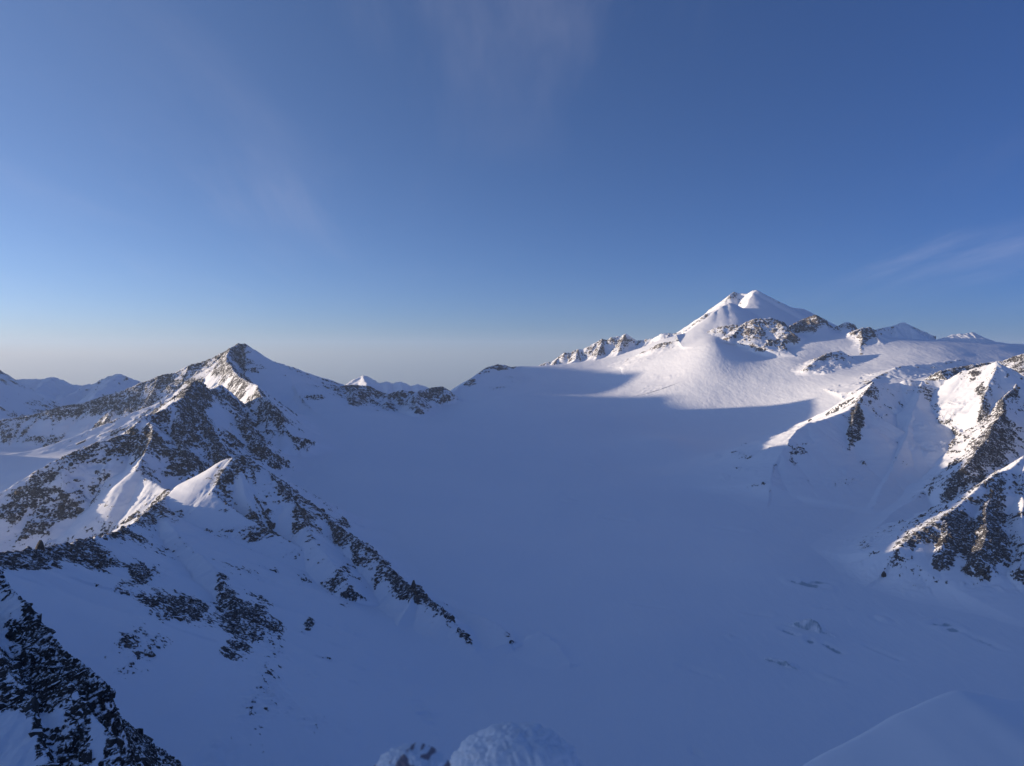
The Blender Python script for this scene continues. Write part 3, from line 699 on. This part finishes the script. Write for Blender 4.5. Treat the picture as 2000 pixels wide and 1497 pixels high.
# ------------------------------------------------------------------ rocks lying on and sticking out of the snow
def rock_material():
    m, N, L = mat_new("frosted_rock")
    out = N.new("ShaderNodeOutputMaterial"); bs = N.new("ShaderNodeBsdfPrincipled")
    L.new(bs.outputs[0], out.inputs[0])
    geo = N.new("ShaderNodeNewGeometry")
    sx = N.new("ShaderNodeSeparateXYZ"); L.new(geo.outputs['Normal'], sx.inputs[0])
    n1 = noise(N, L, geo.outputs['Position'], 0.9, 4, .6)
    n2 = noise(N, L, geo.outputs['Position'], 0.25, 3, .6)
    up = math_(N, L, 'ADD', sx.outputs['Z'], math_(N, L, 'MULTIPLY', math_(N, L, 'SUBTRACT', n1, .5), .9))
    rk = mixc(N, L, maprange(N, L, n2, .35, .65), (0.024, 0.023, 0.024), (0.10, 0.086, 0.074))
    L.new(mixc(N, L, maprange(N, L, up, .80, .92), rk, SNOW), bs.inputs['Base Color'])
    bs.inputs['Roughness'].default_value = .85; bs.inputs['Specular IOR Level'].default_value = .2
    bp = N.new("ShaderNodeBump"); bp.inputs['Distance'].default_value = 0.4
    L.new(noise(N, L, geo.outputs['Position'], 2.5, 4, .6), bp.inputs['Height']); L.new(bp.outputs[0], bs.inputs['Normal'])
    return m
M_ROCK = rock_material()

import bmesh
def rock_shape(seed):
    """an angular block: the hull of a few random points, one unit across"""
    r = random.Random(seed)
    bm = bmesh.new()
    for i in range(15):
        v = Vector((r.gauss(0, 1), r.gauss(0, 1), r.gauss(0, 1))).normalized()
        k = r.uniform(.75, 1.0)
        bm.verts.new((v.x * k * r.uniform(.8, 1.05), v.y * k, v.z * k * .85))
    h = bmesh.ops.convex_hull(bm, input=bm.verts)
    bmesh.ops.delete(bm, geom=list({g for g in h['geom_interior'] + h['geom_unused'] if isinstance(g, bmesh.types.BMVert)}), context='VERTS')
    me = bpy.data.meshes.new("rock_shape"); bm.to_mesh(me); bm.free()
    me.materials.append(M_ROCK)
    return me
ROCKS = [rock_shape(100 + i) for i in range(9)]
ROCK_V = []
for me in ROCKS:
    v = np.empty(len(me.vertices) * 3, f32); me.vertices.foreach_get("co", v)
    f = [tuple(p.vertices) for p in me.polygons]
    ROCK_V.append((v.reshape(-1, 3), f))

def project(P):
    d1 = P[..., 1] * CP - P[..., 2] * SP
    v = (P[..., 1] * SP + P[..., 2] * CP) / d1
    return 1000 + F * P[..., 0] / d1, 748.5 - F * v

def strew(parent, Z, xs, ys, R, n, size, seed, thr, n_parts=300, stretch=(1.5, 1.0, .8), sink=.30, lo=1.0):
    """n rocks where the bare-rock exposure R is above thr: the ones that show largest are parts of the mountain, the rest one mass"""
    rs = np.random.RandomState(seed)
    XX, YY = np.meshgrid(xs, ys)
    P = np.stack([XX, YY, Z], -1)
    px, py = project(P)
    ok = (px > -20) & (px < 2020) & (py < 1510) & (R > thr)
    j, i = np.nonzero(ok)
    w = np.clip(R[j, i] - thr + .04, 0, .35) ** 1.2
    # equal picture density rather than equal ground density
    if len(j) == 0: return
    pick = rs.choice(len(j), size=min(n, len(j)), replace=False, p=w / w.sum())
    j, i = j[pick], i[pick]
    st = xs[1] - xs[0]
    gy, gx = np.gradient(Z, ys, xs)
    recs = []
    for a, b in zip(j, i):
        x = xs[b] + rs.uniform(-.5, .5) * st; y = ys[a] + rs.uniform(-.5, .5) * st
        z = float(sample(Z, xs, ys, np.array([x]), np.array([y]))[0])
        s = size * lo * (rs.pareto(2.6) * .45 + .45); s = min(s, size * 2.1)
        nrm = Vector((-gx[a, b], -gy[a, b], 1)).normalized()
        q = nrm.lerp(Vector((0, 0, 1)), .35).to_track_quat('Z', 'Y').to_matrix().to_4x4()
        dip = Matrix.Rotation(rs.uniform(-.5, .5), 4, 'X') @ Matrix.Rotation(rs.uniform(-.5, .5), 4, 'Y')
        m = Matrix.Translation((x, y, z - s * sink * .5)) @ q @ Matrix.Rotation(rs.uniform(0, 6.28), 4, 'Z') @ dip @ \
            Matrix.Diagonal((s * stretch[0] * rs.uniform(.7, 1.2) * .5, s * stretch[1] * rs.uniform(.7, 1.2) * .5, s * stretch[2] * rs.uniform(.7, 1.3) * .5, 1))
        recs.append((s / math.hypot(x, y), m, rs.randint(len(ROCKS))))
    recs.sort(key=lambda t: -t[0])
    for _, m, k in recs[:n_parts]:
        o = bpy.data.objects.new("rock", ROCKS[k]); o.parent = parent; o.matrix_local = m; C.objects.link(o)
    V, Fs, off = [], [], 0
    for _, m, k in recs[n_parts:]:
        v, f = ROCK_V[k]
        M = np.array(m, f32)
        V.append(v @ M[:3, :3].T + M[:3, 3]); Fs += [tuple(q + off for q in p) for p in f]; off += len(v)
    if V:
        me = bpy.data.meshes.new("rubble"); me.from_pydata(np.concatenate(V).tolist(), [], Fs); me.materials.append(M_ROCK)
        o = bpy.data.objects.new("rubble", me); o.parent = parent; C.objects.link(o); o['kind'] = 'stuff'

strew(mD, ZD, xD, yD, RD, 3400, 3.2, 5, -.02, stretch=(1.5, 1.0, .9))
strew(mC, ZC, xC, yC, RC, 3600, 6.5, 6, .0, stretch=(1.5, 1.0, 1.0))
strew(mB, ZB, xB, yB, RB, 3200, 9.0, 7, .0, n_parts=80, stretch=(1.4, 1.0, 1.1))
strew(mI, ZI, xI, yI, RI, 1600, 8.0, 8, .0, n_parts=80, stretch=(1.4, 1.0, 1.1))
strew(mH, ZH, xH, yH, RH, 1600, 8.0, 9, .02, n_parts=60, stretch=(1.4, 1.0, 1.1))

# --- distant ranges
M_r = Ridge([(-260,760,9300),(-100,745,9200),(-30,738,9100),(0,736,9000),(15,741,9000),(35,741,9000),(57,740,9000),(83,740,9000),(95,737,9000),(103,736,9000),(118,741,9000),(140,750,9000),(155,753,9000),(173,750,9000),(183,758,8900),(200,775,8700)],
            left=.6, right=.55, fall=1500, rock=.1, lam=220, gully=50)
M_ribs = [rib(M_r, i, dx, dy, 380, left=.6, right=.6, fall=1200, rock=.1, lam=160, gully=40) for i, dx, dy in ((3,200,-1300),(7,-200,-1200),(9,250,-1300),(11,300,-1100),(13,100,-900))]
def far_base(X, Y): return np.full(X.shape, -1420, f32)
build("mountain", "distant blue range on the far left skyline", [M_r] + M_ribs, (-8200, -4200, 6600, 10600), 16, M_DIST, 1000, bias=-.65, rough=14, warp=30, base_fn=far_base)
N_r = Ridge([(160,775,8300),(183,757,8300),(197,748,8300),(213,741,8300),(224,734,8300),(232,729,8300),(240,733,8300),(250,736,8300),(265,742,8300),(278,748,8300),(300,760,8300),(340,775,8300)],
            left=.6, right=.5, fall=1500, rock=.15, lam=200, gully=40)
N_ribs = [rib(N_r, 5, 250, -1200, 330, left=.6, right=.6, fall=1200, rock=.1, lam=160, gully=40), rib(N_r, 3, -300, -1000, 300, left=.6, right=.6, fall=1200, rock=.1, lam=160, gully=40)]
build("mountain", "distant triangular peak on the skyline left of the pointed peak", [N_r] + N_ribs, (-5600, -3000, 6400, 9400), 14, M_DIST, 1050, bias=-.6, rough=12, warp=25, base_fn=far_base)
L_r = Ridge([(560,770,7600),(600,760,7600),(640,758,7600),(680,756,7600),(690,750,7600),(697,742,7600),(703,736,7600),(710,733,7600),(716,734,7600),(728,745,7600),(736,749,7600),(748,747,7600),(756,745,7600),(768,749,7600),(783,745,7600),(792,749,7600),(801,754,7600),(818,750,7600),(833,758,7600),(850,765,7600),(900,775,7600)],
            left=.6, right=.55, fall=1200, rock=.05, lam=160, gully=30)
L_ribs = [rib(L_r, i, dx, -800, 260, left=.6, right=.6, fall=900, rock=.0, lam=120, gully=30) for i, dx in ((7,250),(12,150),(14,150),(17,100))]
build("mountain", "tiny distant white peaks in the skyline gap beyond the rocky rim", [L_r] + L_ribs, (-2600, -400, 5900, 8600), 12, M_DIST, 1080, bias=-.6, rough=10, warp=20, base_fn=far_base)

O_r = Ridge([(-3850,3350,20),(-3800,3600,150),(-3800,3850,215),(-3800,3960,245),(-3800,4095,185),(-3800,4310,320),(-3800,4600,315),(-3850,4900,255),(-4100,5300,150)], raw=True, left=.8, right=.85, fall=800, rock=.2, lam=80, gully=20, jag=1)  # unseen massif, crest shaped for the shadow it throws on the upper glacier
build("mountain", "unseen high massif beyond the left edge, added to shade the upper glacier", [O_r], (-5200, -2700, 2700, 6000), 22, M_FAR, 1100, bias=-.2, rough=6, base_fn=far_base)

P_r = Ridge([(-9300,6000,100),(-9000,7200,300),(-9100,8400,380),(-9000,9600,420),(-9300,11000,200)], raw=True, left=.7, right=.7, fall=1200, rock=.1, lam=200, gully=40)  # unseen massif added to keep the distant ranges out of the sun
build("mountain", "unseen distant massif further left, added to shade the far ranges", [P_r], (-12500, -6800, 4500, 12500), 60, M_DIST, 1200, bias=-.4, rough=10, base_fn=far_base)

# ------------------------------------------------------------------ the air
def box_mesh(name, x0, x1, y0, y1, z0, z1):
    me = bpy.data.meshes.new(name)
    v = [(x, y, z) for z in (z0, z1) for y in (y0, y1) for x in (x0, x1)]
    me.from_pydata(v, [], [(0, 2, 3, 1), (4, 5, 7, 6), (0, 1, 5, 4), (2, 6, 7, 3), (0, 4, 6, 2), (1, 3, 7, 5)])
    o = bpy.data.objects.new(name, me); C.objects.link(o); return o
hz = box_mesh("haze", -26600, 26600, -26600, 26600, -1750, 400)
hz['kind'] = 'stuff'; hz['label'] = "thin cold blue air between the mountains"
hm, HN, HL = mat_new("thin_air")
hv = HN.new("ShaderNodeVolumePrincipled"); ho = HN.new("ShaderNodeOutputMaterial")
HL.new(hv.outputs[0], ho.inputs['Volume'])
hv.inputs['Density'].default_value = HAZE
hv.inputs['Color'].default_value = (0.62, 0.78, 1.0, 1)
hv.inputs['Anisotropy'].default_value = 0.2
hz.data.materials.append(hm)

# ------------------------------------------------------------------ the summit underfoot with its frosted lumps
fx = np.arange(-4.2, 4.2, .12).astype(f32); fy = np.arange(-3.0, 3.4, .12).astype(f32)
FX, FY = np.meshgrid(fx, fy)
FZ = (-1.80 - 0.9 * np.maximum(0, np.hypot(FX, FY * .9) - 2.1) + .05 * fbm(FX / .8, FY / .8, 4, 61)).astype(f32)
o = grid_mesh("summit_snow", fx, fy, FZ, np.ones_like(FZ, bool), M_NEAR, {"rock": FZ * 0 - 1.0})
tag(o, "trodden snow of the summit under the viewpoint", None, "structure")

def frost_material():
    m, N, L = mat_new("hoar_frost")
    out = N.new("ShaderNodeOutputMaterial"); bs = N.new("ShaderNodeBsdfPrincipled")
    L.new(bs.outputs[0], out.inputs[0])
    at_ = N.new("ShaderNodeAttribute"); at_.attribute_name = "bare"
    L.new(mixc(N, L, maprange(N, L, at_.outputs['Fac'], .3, .7), (0.84, 0.87, 0.91), (0.30, 0.25, 0.27)), bs.inputs['Base Color'])
    bs.inputs['Roughness'].default_value = .7; bs.inputs['Specular IOR Level'].default_value = .2
    return m
M_FROST = frost_material()

def frosted_lump(label, px, py, Y, rx, rz, foot, seed, knob, bare):
    """a rounded stone standing on the summit, thick with hoar frost; its top centre is at (px, py, Y)"""
    bm = bmesh.new(); bmesh.ops.create_icosphere(bm, subdivisions=6, radius=1.0)
    me = bpy.data.meshes.new("frosted_stone"); bm.to_mesh(me); bm.free()
    n = len(me.vertices); v = np.empty(n * 3, f32); me.vertices.foreach_get("co", v); v = v.reshape(-1, 3)
    az = np.arctan2(v[:, 1], v[:, 0]); el = v[:, 2]
    p1 = fbm(v[:, 0] * 3.2 + 9, v[:, 2] * 3.2 + v[:, 1] * 2.3, 3, seed)
    p2 = ridged(v[:, 0] * 13 + v[:, 1] * 4, v[:, 2] * 13 - v[:, 1] * 9, 3, seed + 5)
    r = 1 + .05 * p1 + knob * (p2 - .5)
    c = at(px, py, Y) - np.array([0, 0, rz])
    low = np.minimum(el, 0)
    co = np.empty_like(v)
    co[:, 0] = c[0] + v[:, 0] * r * rx * (1 - .25 * low); co[:, 1] = c[1] + v[:, 1] * r * rx * (1 - .25 * low)
    co[:, 2] = c[2] + np.maximum(el, 0) * r * rz + low * (c[2] - foot)
    me.vertices.foreach_set("co", co.ravel()); me.polygons.foreach_set("use_smooth", np.ones(len(me.polygons), bool))
    b = bare * smooth(.45, .75, fbm(v[:, 0] * 2.6 + 3, v[:, 2] * 2.6 + v[:, 1], 3, seed + 8) * .6 + .5)
    a = me.attributes.new("bare", 'FLOAT', 'POINT'); a.data.foreach_set("value", b.astype(f32))
    me.materials.append(M_FROST); me.update()
    o = bpy.data.objects.new("frosted_stone", me); C.objects.link(o)
    return tag(o, label, "stone")
frosted_lump("large round stone thick with hoar frost at the bottom edge, slightly out of focus", 1008, 1432, 2.0, .185, .13, -1.95, 3, .085, 0.)
frosted_lump("small blurred frosted stone with dark patches left of the large round one", 803, 1466, 1.45, .075, .05, -1.95, 21, .10, 1.)

# ------------------------------------------------------------------ single rocks that stand alone
def lone_rock(name, label, field, px, py, w, h, seed):
    Z, xs, ys = field
    p = hit(Z, xs, ys, px, py)
    if p is None: print("lone rock miss", label); return
    r = random.Random(seed)
    bm = bmesh.new()
    for lvl, k in ((-.35, 1.0), (.05, .95), (.4, .7), (.75, .5), (1.0, .22)):
        for i in range(6):
            a = i * 1.047 + r.uniform(-.35, .35)
            q = k * r.uniform(.75, 1.1) * w * .5
            bm.verts.new((q * math.cos(a) + lvl * w * .12, q * math.sin(a) * .8, lvl * h + r.uniform(-.06, .06) * h))
    g = bmesh.ops.convex_hull(bm, input=bm.verts)
    bmesh.ops.delete(bm, geom=list({e for e in g['geom_interior'] + g['geom_unused'] if isinstance(e, bmesh.types.BMVert)}), context='VERTS')
    me = bpy.data.meshes.new(name); bm.to_mesh(me); bm.free(); me.materials.append(M_ROCK)
    o = bpy.data.objects.new(name, me); o.location = (p[0], p[1], p[2]); C.objects.link(o)
    tag(o, label, "rock")
lone_rock("rock_pinnacle", "small dark rock tooth on the crest of the near left ridge above the glacier", (ZC, xC, yC), 807, 1148, 11, 13, 4)
lone_rock("boulder", "dark boulder on the ridge crest at the left edge in front of a sunlit slope", (ZC, xC, yC), 77, 1073, 13, 11, 5)
ZE, xE, yE, _ = FIELDS["smooth pale snow knoll with a low peak in the lower right corner"]
lone_rock("boulder", "tiny dark stone on the left crest of the pale snow knoll", (ZE, xE, yE), 1805, 1357, .45, .75, 6)
